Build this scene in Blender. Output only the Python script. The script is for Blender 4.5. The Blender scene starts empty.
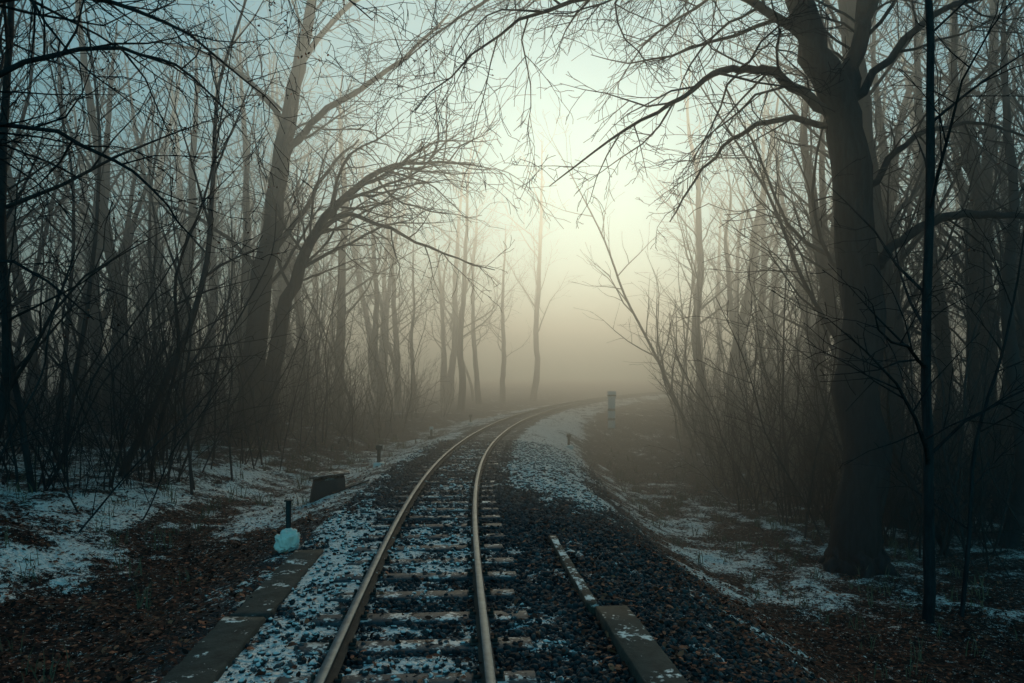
import bpy, bmesh, math, random
import numpy as np
from mathutils import Vector, Matrix, Quaternion, Euler, noise as mnoise
SC=bpy.context.scene
rng=np.random.default_rng(7)
R=random.Random(11)

# ------------------------------------------------------------ helpers
def link(o):
    SC.collection.objects.link(o); return o
def mesh_np(name,V,F,mats=(),smooth=False,colors=None,mi=None,parent=None):
    V=np.asarray(V,dtype=np.float32); F=np.asarray(F,dtype=np.int32)
    me=bpy.data.meshes.new(name)
    k=F.shape[1]; n=len(F)
    me.vertices.add(len(V)); me.vertices.foreach_set('co',V.ravel())
    me.loops.add(n*k); me.loops.foreach_set('vertex_index',F.ravel())
    me.polygons.add(n)
    me.polygons.foreach_set('loop_start',np.arange(0,n*k,k,dtype=np.int32))
    me.polygons.foreach_set('loop_total',np.full(n,k,dtype=np.int32))
    if smooth: me.polygons.foreach_set('use_smooth',np.ones(n,dtype=bool))
    if mi is not None: me.polygons.foreach_set('material_index',np.asarray(mi,dtype=np.int32))
    me.update(calc_edges=True)
    if colors is not None:
        a=me.color_attributes.new(name='Col',type='FLOAT_COLOR',domain='POINT')
        a.data.foreach_set('color',np.asarray(colors,dtype=np.float32).ravel())
    for m in mats: me.materials.append(m)
    o=bpy.data.objects.new(name,me); link(o)
    if parent: o.parent=parent
    return o
def empty(name,loc=(0,0,0)):
    o=bpy.data.objects.new(name,None); o.location=loc; o.empty_display_size=.3
    return link(o)
def vnoise(x,y,s=0.0):
    x=np.asarray(x,dtype=float); y=np.asarray(y,dtype=float)
    xi=np.floor(x); yi=np.floor(y); fx=x-xi; fy=y-yi
    fx=fx*fx*(3-2*fx); fy=fy*fy*(3-2*fy)
    def h(a,b):
        v=np.sin(a*127.1+b*311.7+s*74.7)*43758.5453
        return v-np.floor(v)
    return (h(xi,yi)*(1-fx)+h(xi+1,yi)*fx)*(1-fy)+(h(xi,yi+1)*(1-fx)+h(xi+1,yi+1)*fx)*fy
def fbm(x,y,o=4,s=0.0):
    t=0;a=.5;w=0
    for i in range(o):
        t=t+a*vnoise(x*2**i,y*2**i,s+i*3.1); w+=a; a*=.5
    return t/w
def sst(a,b,x):
    t=np.clip((np.asarray(x,dtype=float)-a)/(b-a),0,1); return t*t*(3-2*t)

# ------------------------------------------------------------ track centre line and gradient
KY=np.array([-60,-30,-10,4.19,8.6,14.7,25,38,50,65,90,130,260.]); KX=np.array([7.6,3.2,.6,-.66,-1.0,-1.25,-.95,.85,4.0,10.0,24.5,54,165.])
def natspline(X,Y):
    n=len(X);h=np.diff(X);A=np.zeros((n,n));b=np.zeros(n);A[0,0]=A[-1,-1]=1
    for i in range(1,n-1):
        A[i,i-1]=h[i-1];A[i,i]=2*(h[i-1]+h[i]);A[i,i+1]=h[i];b[i]=6*((Y[i+1]-Y[i])/h[i]-(Y[i]-Y[i-1])/h[i-1])
    M=np.linalg.solve(A,b)
    def f(x):
        x=np.asarray(x,dtype=float)
        i=np.clip(np.searchsorted(X,x)-1,0,n-2);hh=h[i];a=X[i+1]-x;c=x-X[i]
        return M[i]*a**3/(6*hh)+M[i+1]*c**3/(6*hh)+(Y[i]/hh-M[i]*hh/6)*a+(Y[i+1]/hh-M[i+1]*hh/6)*c
    return f
_f=natspline(KY,KX)
TY=np.arange(-60,260,.25); TX=_f(TY)
TX=np.convolve(np.pad(TX,8,mode='reflect',reflect_type='odd'),np.ones(17)/17,mode='valid')
TZ=np.interp(TY,[-60,24,38,50,65,90,150,260],[0,0,.20,.46,.78,1.28,2.1,2.8])
TZ=np.convolve(np.pad(TZ,20,mode='edge'),np.ones(41)/41,mode='valid')
def xc(y): return np.interp(y,TY,TX)
def zt(y): return np.interp(y,TY,TZ)
def dxc(y): return (xc(np.asarray(y)+.5)-xc(np.asarray(y)-.5))
def lat(x,y):
    d=dxc(y); return (x-xc(y))/np.sqrt(1+d*d)

def height(x,y):
    u=lat(x,y)
    D=1.42*(1-sst(24,42,y))
    zr=-.16-.10*sst(1.3,2.2,u)-D*sst(1.9,5.4,u)-.15*sst(6,14,u)
    zr=zr+ .02*np.clip(u-14,0,60)
    v=-u
    zl=-.16-.40*sst(1.5,3.2,v)+.52*sst(3.6,6.5,v)*(1-sst(30,50,y))+.065*np.clip(v-4.5,0,100)*(1-.8*sst(30,60,y))
    z=np.where(u>0,zr,zl)
    out=sst(1.3,3.0,np.abs(u))
    z=z+out*(.20*(fbm(x*.45,y*.45,3,1)-.5)+.14*(fbm(x*1.8,y*1.8,3,5)-.5))
    z=z+.012*(fbm(x*5,y*5,2,9)-.5)+.5*sst(8,30,np.abs(u))*(fbm(x*.1,y*.1,2,4)-.5)
    return z+zt(y)
def snowmask(x,y):
    u=lat(x,y); v=-u
    a=np.full(np.shape(u),.30)
    def reg(c,val,a):
        return a*(1-c)+val*c
    a=reg(sst(1.7,2.6,v)*(1-sst(3.8,4.8,v))*(1-sst(9,13,y)),.16,a)
    a=reg(sst(3.4,4.6,v)*(1-sst(11,16,v))*sst(6.6,8.2,y)*(1-sst(15,22,y)),.51,a)
    a=reg(sst(3.0,4.0,v)*(1-sst(6.0,7.2,y)),.12,a)
    a=reg(sst(.55,.7,v)*(1-sst(1.5,1.75,v))*(1-sst(10,14,y)),.60,a)
    a=reg(sst(1.0,1.4,v)*(1-sst(3.4,4.4,v))*sst(9,12,y),.56,a)
    a=reg((1-sst(.5,.6,np.abs(u))),.48-.16*sst(18,34,y),a)
    a=reg(sst(.55,.8,u)*(1-sst(4.0,7.0,u))*(1-sst(9,13,y)),.30,a)
    a=reg(sst(.9,1.4,u)*(1-sst(2.4+.8*vnoise(x*.5,y*.5,2),4.0,u))*sst(11,14.5,y),.72-.16*sst(34,48,y),a)
    a=reg(sst(3.2,4.5,u)*(1-sst(6.6,8.5,u))*sst(8.5,11,y)*(1-sst(20,26,y)),.46,a)
    a=reg(sst(5.5,7,u)*sst(9,11,y)*(1-sst(16,20,y)),.40,a)
    a=reg(sst(4,5,u)*(1-sst(8.0,9.5,y)),.12,a)
    n=.35*fbm(x*.9,y*.9,2,21)+.65*fbm(x*3.3,y*3.3,4,33)
    return sst(-.20,.20,n-(1-a))

# ------------------------------------------------------------ materials
def nmat(name,rough=.9,metal=0,spec=.3):
    m=bpy.data.materials.new(name); m.use_nodes=True
    nt=m.node_tree; b=nt.nodes['Principled BSDF']
    b.inputs['Roughness'].default_value=rough; b.inputs['Metallic'].default_value=metal
    b.inputs['Specular IOR Level'].default_value=spec
    return m,nt,b
def N(nt,t,**kw):
    n=nt.nodes.new(t)
    for k,v in kw.items():
        if k in n.inputs.keys(): n.inputs[k].default_value=v
        else: setattr(n,k,v)
    return n
def noise(nt,vec,scale,detail=4,rough=.6):
    n=N(nt,'ShaderNodeTexNoise'); n.inputs['Scale'].default_value=scale; n.inputs['Detail'].default_value=detail; n.inputs['Roughness'].default_value=rough
    nt.links.new(vec,n.inputs['Vector']); return n.outputs['Fac']
def ramp(nt,fac,stops):
    r=N(nt,'ShaderNodeValToRGB'); e=r.color_ramp.elements
    while len(e)<len(stops): e.new(.5)
    for i,(p,c) in enumerate(stops):
        e[i].position=p; e[i].color=(*c,1) if len(c)==3 else c
    nt.links.new(fac,r.inputs['Fac']); return r.outputs['Color']
def mixc(nt,f,a,b,typ='MIX'):
    m=N(nt,'ShaderNodeMixRGB',blend_type=typ)
    for s,i in ((f,0),(a,1),(b,2)):
        if hasattr(s,'links'): nt.links.new(s,m.inputs[i])
        elif isinstance(s,(int,float)): m.inputs[i].default_value=s
        else: m.inputs[i].default_value=(*s,1)
    return m.outputs[0]
def mth(nt,op,a,b=0.0,clamp=False):
    m=N(nt,'ShaderNodeMath',operation=op); m.use_clamp=clamp
    for s,i in ((a,0),(b,1)):
        if hasattr(s,'links'): nt.links.new(s,m.inputs[i])
        else: m.inputs[i].default_value=s
    return m.outputs[0]
def bump(nt,b,h,st=.5,d=.02):
    bp=N(nt,'ShaderNodeBump'); bp.inputs['Strength'].default_value=st; bp.inputs['Distance'].default_value=d
    nt.links.new(h,bp.inputs['Height']); nt.links.new(bp.outputs[0],b.inputs['Normal'])
def pos(nt): return N(nt,'ShaderNodeNewGeometry').outputs['Position']
def upz(nt):
    s=N(nt,'ShaderNodeSeparateXYZ'); nt.links.new(N(nt,'ShaderNodeNewGeometry').outputs['Normal'],s.inputs[0]); return s.outputs[2]
SNOW=(.84,.85,.85)
MG,nt,b=nmat('forest_floor',.95,0,.15)
P=pos(nt); at=N(nt,'ShaderNodeVertexColor'); at.layer_name='Col'
sep=N(nt,'ShaderNodeSeparateColor'); nt.links.new(at.outputs['Color'],sep.inputs[0])
vo=N(nt,'ShaderNodeTexVoronoi'); vo.inputs['Scale'].default_value=22; nt.links.new(P,vo.inputs['Vector'])
vs=N(nt,'ShaderNodeSeparateColor'); nt.links.new(vo.outputs['Color'],vs.inputs[0])
lit=ramp(nt,vs.outputs[0],[(0,(.008,.008,.010)),(.45,(.022,.016,.016)),(.75,(.06,.028,.021)),(1,(.13,.055,.036))])
grav=ramp(nt,noise(nt,P,60,3,.7),[(.3,(.010,.012,.016)),(.7,(.06,.066,.076))])
base=mixc(nt,sep.outputs[1],lit,grav)
n1=noise(nt,P,14,4,.7); n2=noise(nt,P,60,2,.7)
sm=mth(nt,'ADD',mth(nt,'MULTIPLY',sep.outputs[0],1.15),mth(nt,'MULTIPLY',mth(nt,'SUBTRACT',mth(nt,'ADD',mth(nt,'MULTIPLY',n1,.6),mth(nt,'MULTIPLY',n2,.4)),.5),6.5))
mr=N(nt,'ShaderNodeMapRange'); mr.inputs['From Min'].default_value=.50; mr.inputs['From Max'].default_value=.90; nt.links.new(sm,mr.inputs['Value']); sf=mr.outputs[0]
nt.links.new(mixc(nt,sf,base,SNOW),b.inputs['Base Color'])
bump(nt,b,mth(nt,'ADD',mth(nt,'MULTIPLY',n1,1.2),vo.outputs['Distance']),.9,.03)
def objsnow(name,cols,scale,rough,thr=.55,upmin=.5,metal=0,spec=.3,vc=False,bscale=40,ns=7):
    m,nt,b=nmat(name,rough,metal,spec); P=pos(nt)
    c=ramp(nt,noise(nt,P,scale,4,.7),[(.3,cols[0]),(.7,cols[1])])
    n=mth(nt,'ADD',mth(nt,'MULTIPLY',noise(nt,P,ns,3),.65),mth(nt,'MULTIPLY',noise(nt,P,ns*6,3),.35))
    if vc:
        a=N(nt,'ShaderNodeVertexColor'); a.layer_name='Col'; s=N(nt,'ShaderNodeSeparateColor'); nt.links.new(a.outputs['Color'],s.inputs[0])
        c=mixc(nt,1.0,c,ramp(nt,s.outputs[1],[(0,(.35,.38,.42)),(.75,(1,1,1)),(1,(2.2,2.1,2.0))]),'MULTIPLY')
        n=mth(nt,'ADD',n,mth(nt,'MULTIPLY',mth(nt,'SUBTRACT',s.outputs[0],.5),.35))
    mr=N(nt,'ShaderNodeMapRange'); mr.inputs['From Min'].default_value=thr; mr.inputs['From Max'].default_value=thr+.05; nt.links.new(n,mr.inputs['Value'])
    mu=N(nt,'ShaderNodeMapRange'); mu.inputs['From Min'].default_value=upmin; mu.inputs['From Max'].default_value=upmin+.25; nt.links.new(upz(nt),mu.inputs['Value'])
    f=mth(nt,'MULTIPLY',mr.outputs[0],mu.outputs[0])
    nt.links.new(mixc(nt,f,c,SNOW),b.inputs['Base Color'])
    if bscale: bump(nt,b,noise(nt,P,bscale,3,.7),.6,.01)
    return m
MS=objsnow('ballast_stone',((.024,.026,.031),(.085,.09,.098)),30,.85,.575,.35,vc=True,bscale=0)
MT=objsnow('tarred_wood',((.03,.036,.044),(.10,.112,.128)),18,.7,.54,.7,bscale=60,ns=5)
MC=objsnow('old_concrete',((.018,.024,.024),(.055,.066,.063)),9,.9,.56,.7,ns=4)
MD=objsnow('dark_painted_steel',((.012,.013,.016),(.03,.032,.036)),9,.6,.52,.7,ns=6)
MW=objsnow('weathered_wood',((.03,.026,.022),(.08,.07,.06)),12,.9,.5,.7)
def simple(name,c0,c1,sc,rough=.8,metal=0,bs=.3):
    m,nt,b=nmat(name,rough,metal); P=pos(nt); n=noise(nt,P,sc,4,.7)
    nt.links.new(ramp(nt,n,[(.3,c0),(.7,c1)]),b.inputs['Base Color'])
    if bs: bump(nt,b,n,bs,.01)
    return m
MRT=simple('rail_head_steel',(.06,.09,.11),(.14,.19,.22),9,.55,.4,.15)
MRS=simple('rail_rust',(.024,.024,.026),(.062,.056,.052),25,.8)
MWH=simple('white_paint',(.78,.78,.76),(.90,.90,.88),12,.6)
MBL=simple('black_paint',(.01,.01,.012),(.03,.03,.03),12,.6)
MBAG=simple('white_plastic',(.74,.70,.66),(.90,.87,.82),5,.45)
MB,nt,b=nmat('bark',.95,0,.1)
P=pos(nt); mp=N(nt,'ShaderNodeMapping'); mp.inputs['Scale'].default_value=(14,14,2.2); nt.links.new(P,mp.inputs[0])
nb=noise(nt,mp.outputs[0],1,5,.7)
c=ramp(nt,nb,[(.3,(.007,.009,.012)),(.7,(.034,.042,.050))])
nt.links.new(c,b.inputs['Base Color']); bump(nt,b,nb,1.0,.03)
MB2=simple('thin_bark',(.008,.011,.015),(.030,.038,.046),2,.95,0,0)
ML,nt,b=nmat('dead_leaf',.8,0,.2)
a=N(nt,'ShaderNodeVertexColor'); a.layer_name='Col'; s=N(nt,'ShaderNodeSeparateColor'); nt.links.new(a.outputs['Color'],s.inputs[0])
nt.links.new(ramp(nt,s.outputs[0],[(0,(.018,.010,.009)),(.6,(.12,.036,.024)),(1,(.42,.15,.085))]),b.inputs['Base Color'])
MGR=simple('dry_grass_blade',(.09,.075,.045),(.22,.18,.11),8,.8,0,0)

# ------------------------------------------------------------ ground
def axis(a,b,segs):
    out=[a]
    for (lim,st) in segs:
        while out[-1]<lim-1e-6:
            out.append(min(out[-1]+st,lim))
    return np.array(out)
gx=axis(-220,220,[(-60,10),(-20,1.2),(-9,.25),(-4.2,.09),(3.8,.045),(9,.09),(20,.28),(60,1.2),(220,10)])
gy=axis(-40,420,[(-4,2),(3,.5),(10,.045),(18,.09),(32,.2),(60,.6),(120,2),(420,12)])
X,Y=np.meshgrid(gx,gy)
Z=height(X,Y); S=snowmask(X,Y); U=lat(X,Y)
Z=Z+.025*S*(1-sst(20,40,Y))
G=(1-sst(1.5,2.6,np.abs(U)+.5*(fbm(X*1.5,Y*1.5,2,8)-.5)))
G=np.maximum(G,(U>0)*(1-sst(3.2,4.6,U))*.8)
C=np.stack([S,G,np.zeros_like(S),np.ones_like(S)],-1).reshape(-1,4)
V=np.stack([X,Y,Z],-1).reshape(-1,3)
ny,nx=X.shape; I=np.arange(ny*nx).reshape(ny,nx)
F=np.stack([I[:-1,:-1],I[:-1,1:],I[1:,1:],I[1:,:-1]],-1).reshape(-1,4)
mesh_np('ground',V,F,[MG],True,C)

# ------------------------------------------------------------ railway track
track=empty('railway_track')
ys=np.concatenate([np.arange(-8,40,.4),np.arange(40,210,1.5)])
prof=np.array([(-.028,0),(.028,0),(.033,-.006),(.033,-.030),(.009,-.040),(.008,-.098),(.055,-.112),(.055,-.122),(-.055,-.122),(-.055,-.112),(-.008,-.098),(-.009,-.040),(-.033,-.030),(-.033,-.006)])
def sweep(name,off,prof,ys,mats,mi_f,zoff=0,parent=track):
    cx=xc(ys); dd=dxc(ys); nn=np.sqrt(1+dd*dd); a=1/nn; b_=-dd/nn
    k=len(prof); V=np.zeros((len(ys),k,3))
    for j,(pu,pz) in enumerate(prof):
        V[:,j,0]=cx+a*(off+pu); V[:,j,1]=ys+b_*(off+pu); V[:,j,2]=pz+zoff+zt(ys)
    F=[];mi=[]
    for i in range(len(ys)-1):
        for j in range(k):
            j2=(j+1)%k
            F.append((i*k+j,(i+1)*k+j,(i+1)*k+j2,i*k+j2)); mi.append(mi_f(j))
    return mesh_np(name,V.reshape(-1,3),F,mats,False,None,mi,parent)
for nm,off in (('rail_left',-.53),('rail_right',.53)):
    sweep(nm,off,prof,ys,[MRS,MRT],lambda j:1 if j in(0,1,13) else 0)
def bevbox(sx,sy,sz,bv=.01,seg=1):
    bm=bmesh.new(); bmesh.ops.create_cube(bm,size=1); bmesh.ops.scale(bm,vec=(sx,sy,sz),verts=bm.verts)
    bmesh.ops.bevel(bm,geom=bm.edges[:],offset=bv,segments=seg,affect='EDGES',profile=.6)
    bmesh.ops.triangulate(bm,faces=bm.faces[:])
    bm.verts.index_update()
    V=np.array([v.co[:] for v in bm.verts]); F=np.array([[v.index for v in f.verts] for f in bm.faces]); bm.free(); return V,F
class Acc:
    def __init__(s): s.V=[];s.F=[];s.n=0
    def add(s,V,F): s.V.append(V); s.F.append(F+s.n); s.n+=len(V)
    def obj(s,name,mats,parent=None,smooth=False):
        return mesh_np(name,np.concatenate(s.V),np.concatenate(s.F),mats,smooth,None,None,parent)
def place(V,x,y,z,ang,tilt=0):
    c,s=math.cos(ang),math.sin(ang); W=V.copy(); W[:,2]=V[:,2]+tilt*V[:,0]
    W[:,0],W[:,1]=c*V[:,0]-s*V[:,1],s*V[:,0]+c*V[:,1]
    return W+np.array([x,y,z])
SL=Acc();FA=Acc()
y=-6.0
while y<120:
    d=float(dxc(y)); a=-math.atan(d)+R.uniform(-.012,.012); x=float(xc(y)); z_=float(zt(y))
    bV,bF=bevbox(1.8+R.uniform(-.06,.06),.235+R.uniform(-.02,.02),.15,.014)
    bV=bV+rng.normal(0,.0025,bV.shape)
    SL.add(place(bV,x+R.uniform(-.03,.03),y,z_-.124-.075+R.uniform(-.006,.003),a,R.uniform(-.004,.004)),bF)
    if y<45:
        for off in (-.53,.53):
            px=x+off*math.cos(a); py=y+off*math.sin(a)
            pV,pF=bevbox(.22,.13,.012,.003); FA.add(place(pV,px,py,z_-.119,a),pF)
            for sd in(-1,1):
                q=off+sd*.075; qx=x+q*math.cos(a); qy=y+q*math.sin(a)
                pV,pF=bevbox(.05,.06,.022,.005); FA.add(place(pV,qx,qy,z_-.103,a),pF)
                pV,pF=bevbox(.026,.026,.035,.005); FA.add(place(pV,qx+sd*.012,qy,z_-.082,a+.4),pF)
    y+=.62+R.uniform(-.02,.02)
SL.obj('sleepers',[MT],track); FA.obj('rail_fastenings',[MRS],track)

# ------------------------------------------------------------ ballast stones
bm=bmesh.new(); bmesh.ops.create_icosphere(bm,subdivisions=1,radius=1); bm.verts.index_update()
IV=np.array([v.co[:] for v in bm.verts]); IF=np.array([[v.index for v in f.verts] for f in bm.faces]); bm.free()
def stones(name,n,ulo,uhi,y0,y1,r0,r1,mat,keep,dens=None):
    t=rng.random(n*3); yy=y0+(y1-y0)*t**1.7; uu=rng.uniform(ulo,uhi,n*3)
    dd=dxc(yy); nn=np.sqrt(1+dd*dd); xx=xc(yy)+uu/nn; yy2=yy-dd*uu/nn
    sn=snowmask(xx,yy2); k=rng.random(n*3)<(1-keep*sn)
    if dens is not None: k&=rng.random(n*3)<dens(uu,xx,yy2)
    idx=np.nonzero(k)[0][:n]; xx,yy2,sn,uu=xx[idx],yy2[idx],sn[idx],uu[idx]; m=len(idx)
    r=rng.uniform(r0,r1,m)*(1+.5*sst(6,16,yy2))
    z=height(xx,yy2)+.025*sn+r*rng.uniform(-.1,.55,m)
    A=rng.normal(size=(m,3,3)); Q,_=np.linalg.qr(A)
    sc=rng.uniform(.55,1.15,(m,1,3)); jit=1+rng.normal(0,.16,(m,12,1))
    W=(IV[None]*jit*sc)@Q*r[:,None,None]
    W[...,0]+=xx[:,None];W[...,1]+=yy2[:,None];W[...,2]+=z[:,None]
    F=(IF[None]+12*np.arange(m)[:,None,None]).reshape(-1,3)
    col=np.zeros((m,12,4)); col[...,0]=sn[:,None]; col[...,1]=rng.random(m)[:,None]; col[...,3]=1
    return mesh_np(name,W.reshape(-1,3),F,[mat],False,col.reshape(-1,4))
stones('gravel_ballast',29000,-1.6,3.8,3.0,24,.014,.036,MS,.76,lambda u,x,y:np.where(u>1.3,1-.6*sst(1.8,3.8,u),1.0))
# ------------------------------------------------------------ fallen leaves
def leaves(name,n,gen,size,parent=None,flat=.6):
    P=gen(n); m=len(P)
    base=np.array([(-1,0,0),(-.35,.5,.12),(.45,.48,.1),(1.05,0,-.05),(.45,-.48,.12),(-.35,-.5,.1)])
    ax=rng.uniform(0,2*math.pi,m); tl=rng.normal(0,flat,m); tl2=rng.normal(0,flat,m)
    s=rng.uniform(*size,m)
    W=base[None]*s[:,None,None]
    W[:,:,2]*=rng.uniform(-2,3,m)[:,None]
    def rot(W,a,i,j):
        c,sn=np.cos(a)[:,None],np.sin(a)[:,None]; u=W[:,:,i].copy(); v=W[:,:,j].copy()
        W[:,:,i]=c*u-sn*v; W[:,:,j]=sn*u+c*v
    rot(W,tl,0,2);rot(W,tl2,1,2);rot(W,ax,0,1)
    W+=P[:,None,:]
    F0=np.array([(0,1,5),(1,2,4),(1,4,5),(2,3,4)])
    F=(F0[None]+6*np.arange(m)[:,None,None]).reshape(-1,3)
    col=np.zeros((m,6,4)); col[...,0]=rng.random(m)[:,None]**1.8; col[...,3]=1
    return mesh_np(name,W.reshape(-1,3),F,[ML],False,col.reshape(-1,4),None,parent)
def gl(n):
    y=2.6+24*rng.random(n)**2.0; x=rng.uniform(-1.0,1.0,n)*(1.2+y*.95)
    u=lat(x,y)
    pr=np.where(np.abs(u)<1.3,.16,1.0)*np.where((u>1.3)&(u<2.8),.6,1.0)
    k=(rng.random(n)<pr)&(rng.random(n)<1-.35*snowmask(x,y)); x,y=x[k],y[k]
    return np.stack([x,y,height(x,y)+.03+.02*rng.random(len(x))],-1)
leaves('fallen_leaves',56000,gl,(.018,.040),flat=.35)

# ------------------------------------------------------------ concrete edge beams
def beam(name,y0,y1,u0,u1,ztop,h,mat):
    ys=np.linspace(y0,y1,14); w=(u1-u0)/2; c=.012
    pr=[(-w+c,0),(w-c,0),(w,-c),(w,-h),(-w,-h),(-w,-c)]
    o=sweep(name,(u0+u1)/2,np.array(pr),ys,[mat],lambda j:0,ztop,None)
    me=o.data; bm=bmesh.new(); bm.from_mesh(me)
    bmesh.ops.holes_fill(bm,edges=[e for e in bm.edges if e.is_boundary])
    for v in bm.verts: v.co+=Vector((R.gauss(0,.004),0,R.gauss(0,.004)))
    bmesh.ops.recalc_face_normals(bm,faces=bm.faces); bm.to_mesh(me); bm.free(); return o
for i,(a_,b_) in enumerate([(.5,4.3),(4.33,5.75),(5.78,8.1)]):
    beam('concrete_edge_beam',a_,b_,-1.62+.02*i,-1.27+.01*i,-.07-.015*i,.35,MC)
beam('concrete_edge_beam',.5,5.7,1.50,1.78,-.05,.4,MC)
beam('wooden_edge_board',5.74,8.6,1.46,1.56,-.08,.3,MW)

# ------------------------------------------------------------ small lineside objects
def rod(x,y,z0,z1,r,sides=10,lean=(0,0)):
    a=np.linspace(0,2*math.pi,sides,endpoint=False); V=[];
    zs=[z0,z1-.3*r,z1]; rs=[r,r,r*.6]
    for z,rr in zip(zs,rs):
        t=(z-z0)/(z1-z0)
        for q in a: V.append((x+lean[0]*t+rr*math.cos(q),y+lean[1]*t+rr*math.sin(q),z))
    F=[]
    for k in range(2):
        for i in range(sides):
            j=(i+1)%sides; F.append((k*sides+i,k*sides+j,(k+1)*sides+j)); F.append((k*sides+i,(k+1)*sides+j,(k+1)*sides+i))
    for i in range(1,sides-1): F.append((2*sides,2*sides+i,2*sides+i+1))
    return np.array(V),np.array(F)
def partbox(name,parent,sx,sy,sz,loc,mat,bv=.01,ang=0,tilt=0):
    V,F=bevbox(sx,sy,sz,bv,2); return mesh_np(name,place(V,*loc,ang,tilt),F,[mat],False,None,None,parent)
zg=float(height(-2.75,8.4))
e=empty('iron_post'); V,F=rod(-2.75,8.4,zg-.2,.40,.034); mesh_np('shaft',V,F,[MD],False,None,None,e)
partbox('cap',e,.085,.085,.02,(-2.75,8.4,.408),MD,.004)
bm=bmesh.new(); bmesh.ops.create_icosphere(bm,subdivisions=5,radius=1)
for v in bm.verts:
    p=v.co.copy()
    q=p*1.6+Vector((3.1,1.7,.4)); cr=1-2*abs(mnoise.noise(q)); cr2=1-2*abs(mnoise.noise(q*2.3))
    f=.80+.30*cr+.14*cr2
    sz=math.copysign(abs(p.z)**.7,p.z)
    v.co=Vector((p.x*.135*f,p.y*.115*f,sz*.13*f+.025*p.x))
bmesh.ops.translate(bm,verts=bm.verts,vec=(-2.72,8.26,zg+.12))
me=bpy.data.meshes.new('plastic_bag'); bm.to_mesh(me); bm.free(); me.materials.append(MBAG)
for p in me.polygons:p.use_smooth=True
link(bpy.data.objects.new('plastic_bag',me))
x0,y0=-3.75,13.9; zg=float(height(x0,y0)); e=empty('lineside_cable_box')
bm=bmesh.new()
w,dp=.36,.25
vs=[bm.verts.new(q) for q in [(-w,-dp,-.1),(w,-dp,-.1),(w,dp,-.1),(-w,dp,-.1),(-w*.75,-dp,.34),(w*.9,-dp,.40),(w*.9,dp,.46),(-w*.75,dp,.40)]]
for f in [(0,1,5,4),(1,2,6,5),(2,3,7,6),(3,0,4,7),(4,5,6,7),(3,2,1,0)]: bm.faces.new([vs[i] for i in f])
bmesh.ops.bevel(bm,geom=bm.edges[:],offset=.012,segments=2,affect='EDGES')
bmesh.ops.transform(bm,matrix=Matrix.Translation((x0,y0,zg+.02))@Matrix.Rotation(.3,4,'Z'),verts=bm.verts)
me=bpy.data.meshes.new('body'); bm.to_mesh(me); bm.free(); me.materials.append(MD); o=link(bpy.data.objects.new('body',me)); o.parent=e
partbox('lid',e,.78,.58,.03,(x0+.03,y0,zg+.47),MD,.006,.3,.09)
partbox('side_plate',e,.5,.3,.03,(x0+.58,y0+.05,zg+.27),MD,.006,.25,.35)
partbox('foot',e,.1,.4,.25,(x0+.55,y0+.05,zg+.1),MD,.006,.25)
def stake(x,y,h,r,white=False):
    zg=float(height(x,y)); e=empty('wooden_stake'); V,F=rod(x,y,zg-.15,zg+h,r,8,(.02,0)); mesh_np('shaft',V,F,[MW],False,None,None,e)
    partbox('head',e,r*3.2,r*2.6,.12,(x+.02,y,zg+h-.03),MWH if white else MW,.01)
    partbox('foot_stone',e,.3,.24,.16,(x+.03,y-.05,zg+.04),MWH if not white else MC,.04)
stake(-3.6,18.4,.55,.05); stake(-3.5,29.5,.5,.05,True); stake(2.15,26,.5,.05); stake(-2.2,36,.5,.05)
x0,y0=5.25,36; zg=float(height(x0,y0)); e=empty('railway_marker_post')
partbox('post',e,.38,.10,1.85,(x0,y0,zg+.80),MWH,.015)
for i,z in enumerate((.45,.95)): partbox('black_band_%d'%(i+1),e,.386,.106,.12,(x0,y0,zg+z),MBL,.004)
partbox('board',e,.46,.04,.36,(x0,y0-.075,zg+1.75),MWH,.01)
partbox('board_stripe',e,.464,.03,.07,(x0,y0-.088,zg+1.70),MBL,.004)

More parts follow.
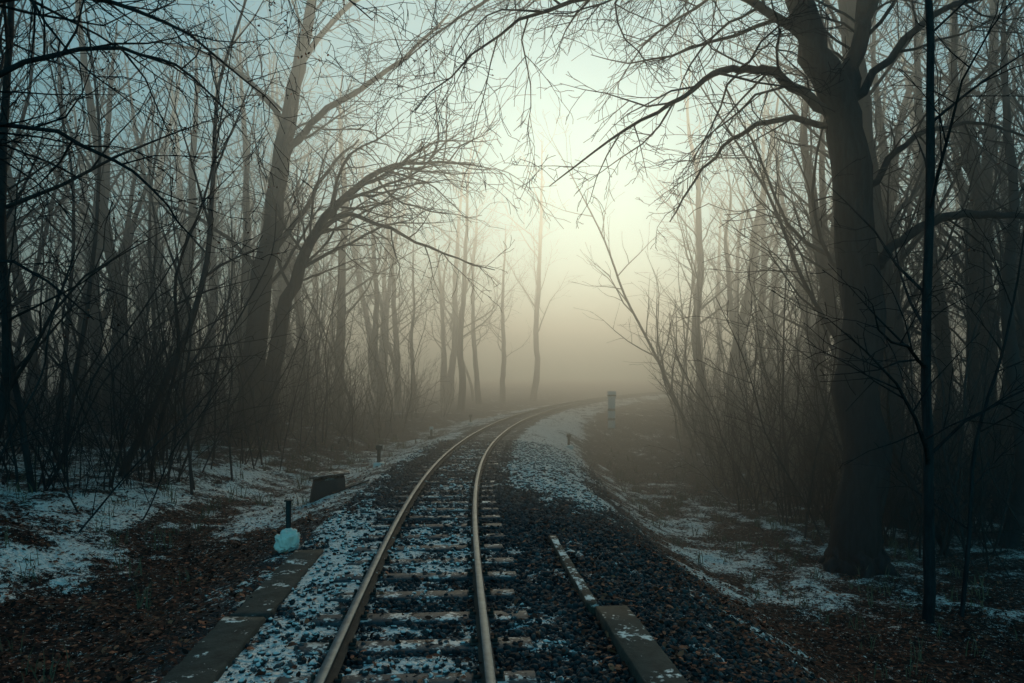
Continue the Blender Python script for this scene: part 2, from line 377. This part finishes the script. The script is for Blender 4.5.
# ------------------------------------------------------------ trees
class Tree:
    def __init__(s,seed): s.V=[];s.F=[];s.R=random.Random(seed);s.tips=[]
    def tube(s,pts,rad,sides):
        V=s.V;F=s.F;n0=len(V); up=None
        for i,p in enumerate(pts):
            t=(pts[min(i+1,len(pts)-1)]-pts[max(i-1,0)])
            if t.length<1e-6: t=Vector((0,0,1))
            t.normalize()
            if up is None: up=t.orthogonal().normalized()
            else:
                up=up-t*up.dot(t)
                up=up.normalized() if up.length>1e-5 else t.orthogonal().normalized()
            w=t.cross(up); r=rad[i]
            for k in range(sides):
                a=2*math.pi*k/sides; rr=r*(1+(s.R.uniform(-.06,.06) if sides>5 else 0))
                q=p+(up*math.cos(a)+w*math.sin(a))*rr; V.append((q.x,q.y,q.z))
        for i in range(len(pts)-1):
            a=n0+i*sides;b=a+sides
            for k in range(sides):
                k2=(k+1)%sides; F.append((a+k,a+k2,b+k2,b+k))
    def rv(s):
        R=s.R; return Vector((R.gauss(0,1),R.gauss(0,1),R.gauss(0,1)))
    def grow(s,p,d,L,r,lv,P):
        R=s.R; n=max(3,min(9,int(L/P['seg'][lv])))
        pts=[p.copy()];rad=[r]; d=d.normalized(); ds=[d]; rm=P['rmin']
        for i in range(n):
            d=(d+s.rv()*P['wig'][lv]+Vector((0,0,P['up'][lv]))).normalized()
            p=p+d*(L/n); pts.append(p); ds.append(d); rad.append(max(rm,r*(1-.85*(i+1)/n)))
        s.tube(pts,rad,10 if r>.12 else (6 if r>.04 else 3))
        if lv>=P['max']: s.tips.append(p); return
        s.kids(pts,ds,rad,L,lv,P)
    def kids(s,pts,ds,rad,L,lv,P,t0=None):
        R=s.R; m=max(2,int(P['n'][lv]*L)); t0=P['t0'][lv] if t0 is None else t0
        for k in range(m):
            t=t0+(1-t0)*(k+R.random())/m; f=t*(len(pts)-1); i=min(int(f),len(pts)-2); g=f-i
            p=pts[i].lerp(pts[i+1],g); rr=rad[i]*(1-g)+rad[i+1]*g
            dd=ds[min(i+1,len(ds)-1)]; ax=dd.orthogonal().normalized(); ax.rotate(Quaternion(dd,R.uniform(0,2*math.pi)))
            nd=dd.copy(); nd.rotate(Quaternion(ax,math.radians(R.uniform(*P['ang']))))
            LL=L*R.uniform(*P['lr'][lv])*(1.05-.55*t); 
            s.grow(p,nd,max(.2,LL),max(P['rmin'],min(rr*.7,LL*P['rl'])),lv+1,P)
    def limb(s,C,P,lv=1,t0=.15,sides=None,kids=True,L=None,rs=1.0):
        Q=[Vector(c[:3]) for c in C]; rr=[c[3]*rs for c in C]; pts=[];rad=[]
        for i in range(len(Q)-1):
            a=Q[max(i-1,0)];b=Q[i];c=Q[i+1];d=Q[min(i+2,len(Q)-1)]
            for k in range(4):
                t=k/4; pts.append(.5*((2*b)+(c-a)*t+(2*a-5*b+4*c-d)*t*t+(3*b-a-3*c+d)*t**3)+s.rv()*(rr[i]*.12+(.02 if lv>0 else 0))); rad.append(rr[i]*(1-t)+rr[i+1]*t)
        pts.append(Q[-1]);rad.append(rr[-1])
        s.tube(pts,rad,sides or (14 if rr[0]>.2 else 8))
        ds=[(pts[min(i+1,len(pts)-1)]-pts[max(i-1,0)]).normalized() for i in range(len(pts))]
        if kids:
            LL=L or sum((pts[i+1]-pts[i]).length for i in range(len(pts)-1))
            s.kids(pts,ds,rad,LL,lv,P,t0)
    def arr(s): return np.array(s.V,dtype=np.float32),np.array(s.F,dtype=np.int32)
    def obj(s,name,loc,rz=0,sc=1):
        V,F=s.arr(); o=mesh_np(name,V,F,[MB],True); o.location=loc; o.rotation_euler=(0,0,rz); o.scale=(sc,)*3; return o
PB=dict(seg=[1,.6,.4,.3,.2],wig=[.05,.13,.2,.22,.25],up=[.02,.02,-.02,-.07,-.08],n=[1,2.3,3.2,4.0,4],t0=[.3,.2,.15,.1,.1],ang=(28,62),
        lr=[(.4,.6),(.32,.55),(.35,.6),(.4,.65),(.4,.6)],rl=.011,rmin=.005,max=4)
def roots(T,r,n=6,x=0,y=0):
    for i in range(n):
        a=i*2*math.pi/n+T.R.uniform(-.3,.3); c,s_=math.cos(a),math.sin(a)
        T.limb([(x+c*r*.55,y+s_*r*.55,.75,r*.25),(x+c*r*.85,y+s_*r*.85,.25,r*.30),(x+c*r*1.5,y+s_*r*1.5,-.08,r*.22),(x+c*r*2.3,y+s_*r*2.3,-.3,r*.1)],PB,kids=False,sides=8)
# -- right beech
T=Tree(5)
T.limb([(0,0,-.4,.60),(0,0,.12,.52),(.01,0,.6,.44),(.08,0,3,.40),(.10,0,4.9,.375),(-.10,0,7.5,.345),(-.42,0,8.9,.31),(-.85,0,10.2,.25),(-1.3,.2,12,.20),(-1.9,.4,15.5,.12),(-2.1,.4,19,.05)],PB,lv=0,t0=.62,L=9)
roots(T,.5)
PL=dict(PB)
T.limb([(-.30,0,8.4,.2),(-.05,.1,9.4,.18),(.25,.1,10.7,.15),(.6,.2,13,.10),(1.3,.3,17,.04)],PL,t0=.3)
k=.62
T.limb([(-.35,0,8.5,.19),(-.9,-.1,8.95,.16),(-1.6,-.2,9.35,.14),(-2.15,-.3,9.45,.12),(-2.85,-.5,9.25,.09),(-3.7,-.7,8.6,.06),(-4.8,-.9,7.9,.035),(-5.9,-1.1,7.0,.012)],PL,t0=.12,rs=k)
T.limb([(-.35,0,8.3,.11),(-1.1,.3,8.75,.09),(-1.9,.7,8.6,.07),(-2.6,1.1,8.0,.045),(-3.2,1.5,7.0,.02)],PL,t0=.2,rs=k)
T.limb([(-.8,0,10,.16),(-1.8,-.2,10.6,.13),(-3.2,-.5,10.9,.10),(-5,-.9,10.5,.07),(-6.8,-1.2,9.6,.035),(-8.2,-1.4,8.2,.012)],PL,t0=.12,rs=k)
T.limb([(-1.2,0,11.6,.14),(-2.6,-.8,12.2,.11),(-4.6,-1.6,12.0,.08),(-6.6,-2.4,11,.05),(-8,-3,9.6,.015)],PL,t0=.12,rs=k)
T.limb([(-1.2,0,11.4,.14),(-2.4,.8,12.4,.11),(-4.4,1.6,12.8,.08),(-7,2.2,12.2,.05),(-9.4,2.6,10.6,.015)],PL,t0=.12,rs=k)
T.limb([(.38,0,5.75,.15),(.62,-.1,6.1,.12),(1.05,-.15,6.45,.11),(1.6,-.2,6.7,.10),(2.4,-.2,6.75,.085),(3.3,-.3,6.65,.06),(4.8,-.3,6.9,.03)],PL,t0=.3,rs=.8)
T.limb([(.2,0,7.2,.12),(.7,.1,7.9,.10),(1.4,.2,8.4,.08),(2.6,.3,8.6,.05),(4.2,.4,8.3,.02)],PL,t0=.2,rs=k)
T.limb([(-.1,0,8.9,.14),(.8,-.2,10,.11),(1.9,-.5,10.6,.08),(3.6,-.8,10.5,.05),(5.2,-1,9.8,.02)],PL,t0=.2,rs=k)
T.limb([(.2,0,10.5,.12),(1.1,.5,11.8,.10),(2.6,.9,12.4,.07),(4.4,1.2,12,.03)],PL,t0=.15,rs=k)
bx,by=6.55,13.0
big=T.obj('beech_tree',(bx,by,float(height(bx,by))-.02))
tips=T.tips
def tl(n): 
    t=[tips[i] for i in rng.integers(0,len(tips),n)]
    t=[q for q in t if q.x>1.0]
    return np.array([q[:] for q in t])+rng.normal(0,.04,(len(t),3))
leaves('withered_leaves',500,tl,(.02,.04),big,1.2)
PS=dict(PB); PS.update(n=[1.1,2.6,3.2,3,3],max=3,rmin=.005,ang=(35,70),up=[0,.03,.0,-.02,0],lr=[(.2,.32),(.35,.55),(.35,.6),(.3,.5),(.3,.5)])
T=Tree(21)
T.limb([(0,0,-.3,.085),(.01,0,1.5,.075),(-.02,.02,4,.068),(.03,0,7,.06),(.0,.0,10,.045),(.05,0,13,.02)],PS,lv=0,t0=.22)
x,y=6.1,10.0; T.obj('young_ash_tree',(x,y,float(height(x,y))))
T=Tree(22)
T.limb([(0,0,-.3,.035),(.15,0,1.2,.03),(.25,.02,2.6,.026),(.7,0,4.2,.018),(1.0,.0,6,.012),(1.1,0,8,.007)],PS,lv=0,t0=.2)
x,y=6.75,10.3; T.obj('young_ash_tree',(x,y,float(height(x,y))))
# -- left twin beech
T=Tree(31)
PF=dict(PB); PF.update(rmin=.009,max=3,n=[1,1.9,2.8,3.6,4])
T.limb([(-.1,0,-.6,.60),(0,0,.3,.50),(.38,0,3.6,.41),(.84,0,7,.37),(1.45,0,10.8,.31),(1.98,0,13.9,.24),(2.5,0,16.2,.18),(2.9,0,20,.07)],PF,lv=0,t0=.35,L=13)
k=.75
T.limb([(1.35,0,10.3,.22),(2.2,0,11.5,.18),(3.5,-.3,12.4,.15),(5.4,-.6,13.4,.11),(7.7,-1,15.3,.05)],PF,t0=.1,rs=k)
T.limb([(.9,.2,-.6,.38),(1.0,.2,2.6,.29),(1.75,.2,5.8,.23),(2.7,.1,7.8,.18),(4.2,0,9.4,.12),(6.1,-.3,10.2,.07),(8.6,-.6,10.0,.03)],PF,t0=.3)
T.limb([(2.7,.1,7.8,.13),(4,-.5,8.2,.11),(5.6,-1,7.6,.08),(7.6,-1.4,6.6,.05),(9.4,-1.6,6.0,.02)],PF,t0=.1,rs=k)
T.limb([(.8,0,6.6,.16),(1.8,.4,8.2,.12),(2.8,.8,10.2,.09),(4.0,1.2,11.6,.04)],PF,t0=.2,rs=k)
T.limb([(1.6,0,11.6,.16),(.3,.2,13.2,.13),(-1.6,.5,14.6,.09),(-4,.8,15.2,.04)],PF,t0=.15,rs=k)
T.limb([(.7,0,6,.13),(-.5,-.4,7.4,.10),(-2.2,-.8,8.4,.07),(-4,-1.2,8.6,.03)],PF,t0=.15,rs=k)
T.limb([(2.1,0,14,.15),(3.5,.3,16,.12),(5.6,.5,17.4,.08),(8,.7,17.6,.04)],PF,t0=.15,rs=k)
roots(T,.48)
x,y=-8.4,21.5; T.obj('beech_tree',(x,y,float(height(x,y))),0,.84)
# -- generic trees
PT=dict(PB); PT.update(rmin=.010,max=3,n=[.85,1.0,1.6,2.4,3],lr=[(.22,.42),(.35,.55),(.35,.6),(.35,.6),(.4,.6)],rl=.010,ang=(30,65),up=[.0,.05,.02,-.02,0])
def mk_tall(seed,H,r,lean):
    T=Tree(seed); R_=T.R; a=R_.uniform(0,6.28); C=[]; px=py=0
    for i in range(8):
        t=i/7; C.append((px,py,-.5+t*(H+.5),r*(1.15 if i==0 else 1)*(1-t)**.75+.02)); px+=math.cos(a)*lean+R_.gauss(0,.22); py+=math.sin(a)*lean+R_.gauss(0,.22)
    T.limb(C,PT,lv=0,t0=.25); return T.arr()
def mk_pole(seed,H,r,mx=2):
    T=Tree(seed); R_=T.R; C=[]; px=py=0; lx,ly=R_.gauss(0,.45),R_.gauss(0,.45)
    for i in range(7):
        t=i/6; C.append((px,py,-.4+t*(H+.4),r*(1-t)**.8+.006)); px+=(lx+R_.gauss(0,.22))*H/10; py+=(ly+R_.gauss(0,.22))*H/10
    P=dict(PS); P.update(n=[1.3,1.6,2.0,2,2],rmin=.006,max=mx,lr=[(.16,.32),(.4,.6),(.4,.6),(.4,.6)],ang=(22,62)); T.limb(C,P,lv=0,t0=.12,sides=6); return T.arr()
def mk_shrub(seed,n,H):
    T=Tree(seed); R_=T.R
    P=dict(PS); P.update(n=[1,1.5,1.7,2,2],rmin=.005,max=3,wig=[.05,.12,.16,.18],up=[0,.03,.02,.02],lr=[(.3,.5),(.3,.5),(.4,.6),(.4,.6)],ang=(18,50),seg=[.5,.5,.35,.3])
    for i in range(n):
        a=R_.uniform(0,6.28); sp=R_.uniform(.05,.42); d=Vector((math.cos(a)*sp,math.sin(a)*sp,1))
        T.grow(Vector((math.cos(a)*.25*R_.random(),math.sin(a)*.25*R_.random(),-.15)),d,H*R_.uniform(.55,1.1),R_.uniform(.012,.032),1,P)
    return T.arr()
tall=[mk_tall(100+i,[19,17,21,16,20][i],[.26,.19,.32,.17,.23][i],[.2,.4,.08,.45,.25][i]) for i in range(5)]
pole=[mk_pole(200+i,[9,11,8,13,10][i],[.045,.06,.035,.07,.05][i]) for i in range(5)]
thin=[mk_pole(250+i,[4,5.5,7,3.2,6,4.6][i],[.014,.02,.026,.012,.022,.016][i]) for i in range(6)]
shr=[mk_shrub(300+i,[6,8,5,9,7][i],[4,5.5,3.2,4.8,6.0][i]) for i in range(5)]
def xf(A,x,y,sc,rz):
    V,F=A; M=np.array((Matrix.Rotation(R.gauss(0,.06),3,'X')@Matrix.Rotation(R.gauss(0,.06),3,'Y')@Matrix.Rotation(rz,3,'Z')))
    return (V*sc)@M.T.astype(np.float32)+np.array([x,y,float(height(x,y))-.03],dtype=np.float32),F
def single(A,name,x,y,sc=1,rz=0):
    V,F=xf(A,0,0,sc,rz); V=V-np.array([0,0,float(height(0,0))-.03],dtype=np.float32)
    o=mesh_np(name,V,F,[MB],True); o.location=(x,y,float(height(x,y))-.03); return o
for (x,y,k,s,rz) in [(-13.2,23,1,1.0,.4),(-16,21,2,.8,1),(-12.6,14.5,3,.9,3),(1.9,66,4,1.25,.6),(-3.8,50,0,1.0,5),(15.5,21,1,1.0,2.4),(17.5,24,2,1,4),(13.6,17.5,3,1,1),(-5.5,60,2,1,2)]:
    single(tall[k],'bare_tree',x,y,s,rz)
for (x,y,k,s,rz) in [(-7.2,13.5,2,1.0,1),(-11.5,14.5,3,1.1,3),(-11.9,15.5,1,1.1,5),(9.5,14.5,3,1,2),(10.8,17,1,1,1)]:
    single(pole[k],'young_tree',x,y,s,rz)
for (x,y,k,s) in [(6.4,19,0,.8),(7.0,19.5,4,.7),(7.2,22,3,1.0),(7.4,24,1,.9),(7.4,17.5,4,.9),(-5.6,24,0,.8),(-5.4,28,2,.8),(8.8,17.5,4,1.2)]:
    single(shr[k],'hazel_shrub',x,y,s,R.uniform(0,6))
# near tree beyond left edge, overhanging branches
T=Tree(44)
PN=dict(PB); PN.update(max=4,rmin=.005,n=[1,2.6,3.4,3.6,4],wig=[.05,.16,.22,.25,.25])
T.limb([(0,0,-.3,.3),(.1,0,3,.25),(.2,0,6,.2),(.0,0,10,.12),(0,0,14,.04)],PN,lv=0,t0=.5,L=5)
for Cc in ([(.15,0,4.3,.05),(1,0,4.9,.04),(2.2,.1,5.1,.03),(3.4,.3,4.6,.02),(4.2,.4,3.7,.008)],
           [(.15,0,5.6,.055),(1,.3,6.7,.045),(2.2,.8,7.3,.035),(3.8,1.2,6.9,.02),(5.0,1.6,5.9,.008)],
           [(.1,0,3,.035),(.8,.3,3.4,.03),(1.8,.6,3.3,.02),(2.6,.8,2.6,.008)],
           [(.1,.3,5,.05),(1.4,.6,6.0,.04),(2.6,1.0,6.6,.03),(3.6,1.2,6.4,.02),(4.4,1.3,5.7,.008)],
           [(.1,0,6.8,.06),(1.3,.1,7.9,.045),(3.0,.2,8.4,.035),(5.0,.5,8.0,.02),(6.6,.8,6.9,.008)]):
    T.limb(Cc,PN,t0=.1)
x,y=-8.6,9.0; nt_=T.obj('beech_tree',(x,y,float(height(x,y))))
tips=T.tips
def tl2(n):
    t=[tips[i] for i in rng.integers(0,len(tips),n)]; return np.array([q[:] for q in t])+rng.normal(0,.04,(len(t),3))
leaves('withered_leaves',1000,tl2,(.012,.028),nt_,1.2)
FO=Acc(); UN=Acc()
def scatter(n,meshes,acc,ylo,yhi,ulo,uhi,side,pw,sc,cone=False,gap=False):
    c=0;tries=0
    while c<n and tries<n*30:
        tries+=1
        y=ylo+(yhi-ylo)*R.random()**pw; u=side*(ulo+(uhi-ulo)*R.random()**1.2)
        x=float(xc(y))+u
        if abs(x)>y*.95+6: continue
        if cone and abs(x/y-.10)<.11 and y>33: continue
        if gap and -.46<x/y<-.24 and y<25: continue
        if (x-bx)**2+(y-by)**2<4: continue
        acc.add(*xf(meshes[R.randrange(len(meshes))],x,y,R.uniform(*sc),R.uniform(0,6.28))); c+=1
scatter(14,[tall[1],tall[3]],FO,15,26,11.5,24,-1,1,(.7,1.0),True,True)
scatter(20,tall,FO,15,26,11,22,1,1,(.75,1.1),True)
scatter(45,tall,FO,26,65,9.5,38,-1,1,(.75,1.15),True)
scatter(45,tall,FO,24,65,9.5,38,1,1,(.75,1.15),True)
scatter(50,pole,FO,10,45,6.5,22,-1,1,(.7,1.2),True,True)
scatter(55,pole,FO,15,45,8.5,22,1,1,(.7,1.2),True)
scatter(290,thin,UN,9.5,36,4.8,16,-1,1.3,(.55,1.1))
scatter(130,thin,UN,14,36,8,17,1,1.3,(.7,1.25),True)
scatter(60,thin,UN,12.5,20,7.8,15,1,1.0,(.5,1.0),True)
scatter(75,shr,UN,11,42,5.5,17,-1,1.2,(.5,1.0),True)
scatter(30,shr,UN,9.5,14,5.6,12,-1,1.0,(.22,.5),True)
scatter(50,shr,UN,17,42,9,17,1,1.2,(.6,1.1),True)
scatter(26,shr,UN,12.5,19,8.2,16,1,1.0,(.3,.7),True)
FO.obj('distant_trees',[MB2],None,True); UN.obj('undergrowth',[MB2],None,True)
def grass(n):
    y=5+25*rng.random(n)**1.3; s=np.where(rng.random(n)<.5,-1,1); u=s*np.where(s<0,rng.uniform(2.6,10,n),rng.uniform(4.5,10,n))
    x=xc(y)+u; z=height(x,y); V=[];F=[]
    for i in range(n):
        for k in range(6):
            a=R.uniform(0,6.28); h=R.uniform(.10,.34); l=R.uniform(.1,.6)*h; w=.002+.0004*y[i]; ox,oy=R.gauss(0,.06),R.gauss(0,.06)
            m=len(V); X0,Y0,Z0=x[i]+ox,y[i]+oy,z[i]-.02
            V+= [(X0-w,Y0,Z0),(X0+w,Y0,Z0),(X0+w*.8+math.cos(a)*l*.4,Y0+math.sin(a)*l*.4,Z0+h*.65),(X0-w*.8+math.cos(a)*l*.4,Y0+math.sin(a)*l*.4,Z0+h*.65),(X0+math.cos(a)*l,Y0+math.sin(a)*l,Z0+h),(X0+math.cos(a)*l+.001,Y0+math.sin(a)*l,Z0+h)]
            F+= [(m,m+1,m+2,m+3),(m+3,m+2,m+5,m+4)]
    mesh_np('dry_grass',V,F,[MGR])
grass(450)

# ------------------------------------------------------------ fog bank starting a few metres in front of the camera
def fogbox(name,x0,x1,y0,y1,z0,z1,dens,g,col):
    bm=bmesh.new(); bmesh.ops.create_cube(bm,size=1)
    for v in bm.verts: v.co=Vector((x0+(v.co.x+.5)*(x1-x0),y0+(v.co.y+.5)*(y1-y0),z0+(v.co.z+.5)*(z1-z0)))
    me=bpy.data.meshes.new(name); bm.to_mesh(me); bm.free(); o=link(bpy.data.objects.new(name,me))
    m=bpy.data.materials.new(name); m.use_nodes=True; nt=m.node_tree; nt.nodes.clear()
    v=nt.nodes.new('ShaderNodeVolumeScatter'); v.inputs['Density'].default_value=dens; v.inputs['Anisotropy'].default_value=g; v.inputs['Color'].default_value=(*col,1)
    out=nt.nodes.new('ShaderNodeOutputMaterial'); nt.links.new(v.outputs[0],out.inputs['Volume']); me.materials.append(m)
fogbox('fog_bank',-130,130,9.5,190,-6,17,.028,.68,(.96,.99,1.0))

# ------------------------------------------------------------ light, world, camera
EL,AZ=math.radians(15),math.radians(5)
sv=Vector((math.sin(AZ)*math.cos(EL),math.cos(AZ)*math.cos(EL),math.sin(EL)))
L=bpy.data.lights.new('sun','SUN'); L.energy=3.7; L.angle=math.radians(42); L.color=(1,.85,.55)
lo=link(bpy.data.objects.new('sun',L)); lo.rotation_euler=sv.to_track_quat('Z','Y').to_euler()
W=bpy.data.worlds.new('World'); SC.world=W; W.use_nodes=True; nt=W.node_tree; bg=nt.nodes['Background']
sky=nt.nodes.new('ShaderNodeTexSky'); sky.sky_type='NISHITA'; sky.sun_disc=False; sky.sun_elevation=EL; sky.sun_rotation=AZ; sky.dust_density=.1; sky.ozone_density=2
hs=nt.nodes.new('ShaderNodeHueSaturation'); hs.inputs['Saturation'].default_value=.75
mx=nt.nodes.new('ShaderNodeMixRGB'); mx.blend_type='MULTIPLY'; mx.inputs[0].default_value=1; mx.inputs[2].default_value=(.26,.82,.80,1)
nt.links.new(sky.outputs[0],hs.inputs['Color']); nt.links.new(hs.outputs[0],mx.inputs[1]); nt.links.new(mx.outputs[0],bg.inputs['Color']); bg.inputs['Strength'].default_value=.13
cam=bpy.data.cameras.new('camera'); co=link(bpy.data.objects.new('camera',cam)); co.location=(0,0,1.83); co.rotation_euler=(math.radians(90),0,0)
cam.lens=24; cam.sensor_width=36; cam.shift_y=43.5/1024; cam.clip_end=1500; SC.camera=co
SC.view_settings.view_transform='Standard'; SC.view_settings.look='None'; SC.view_settings.exposure=0
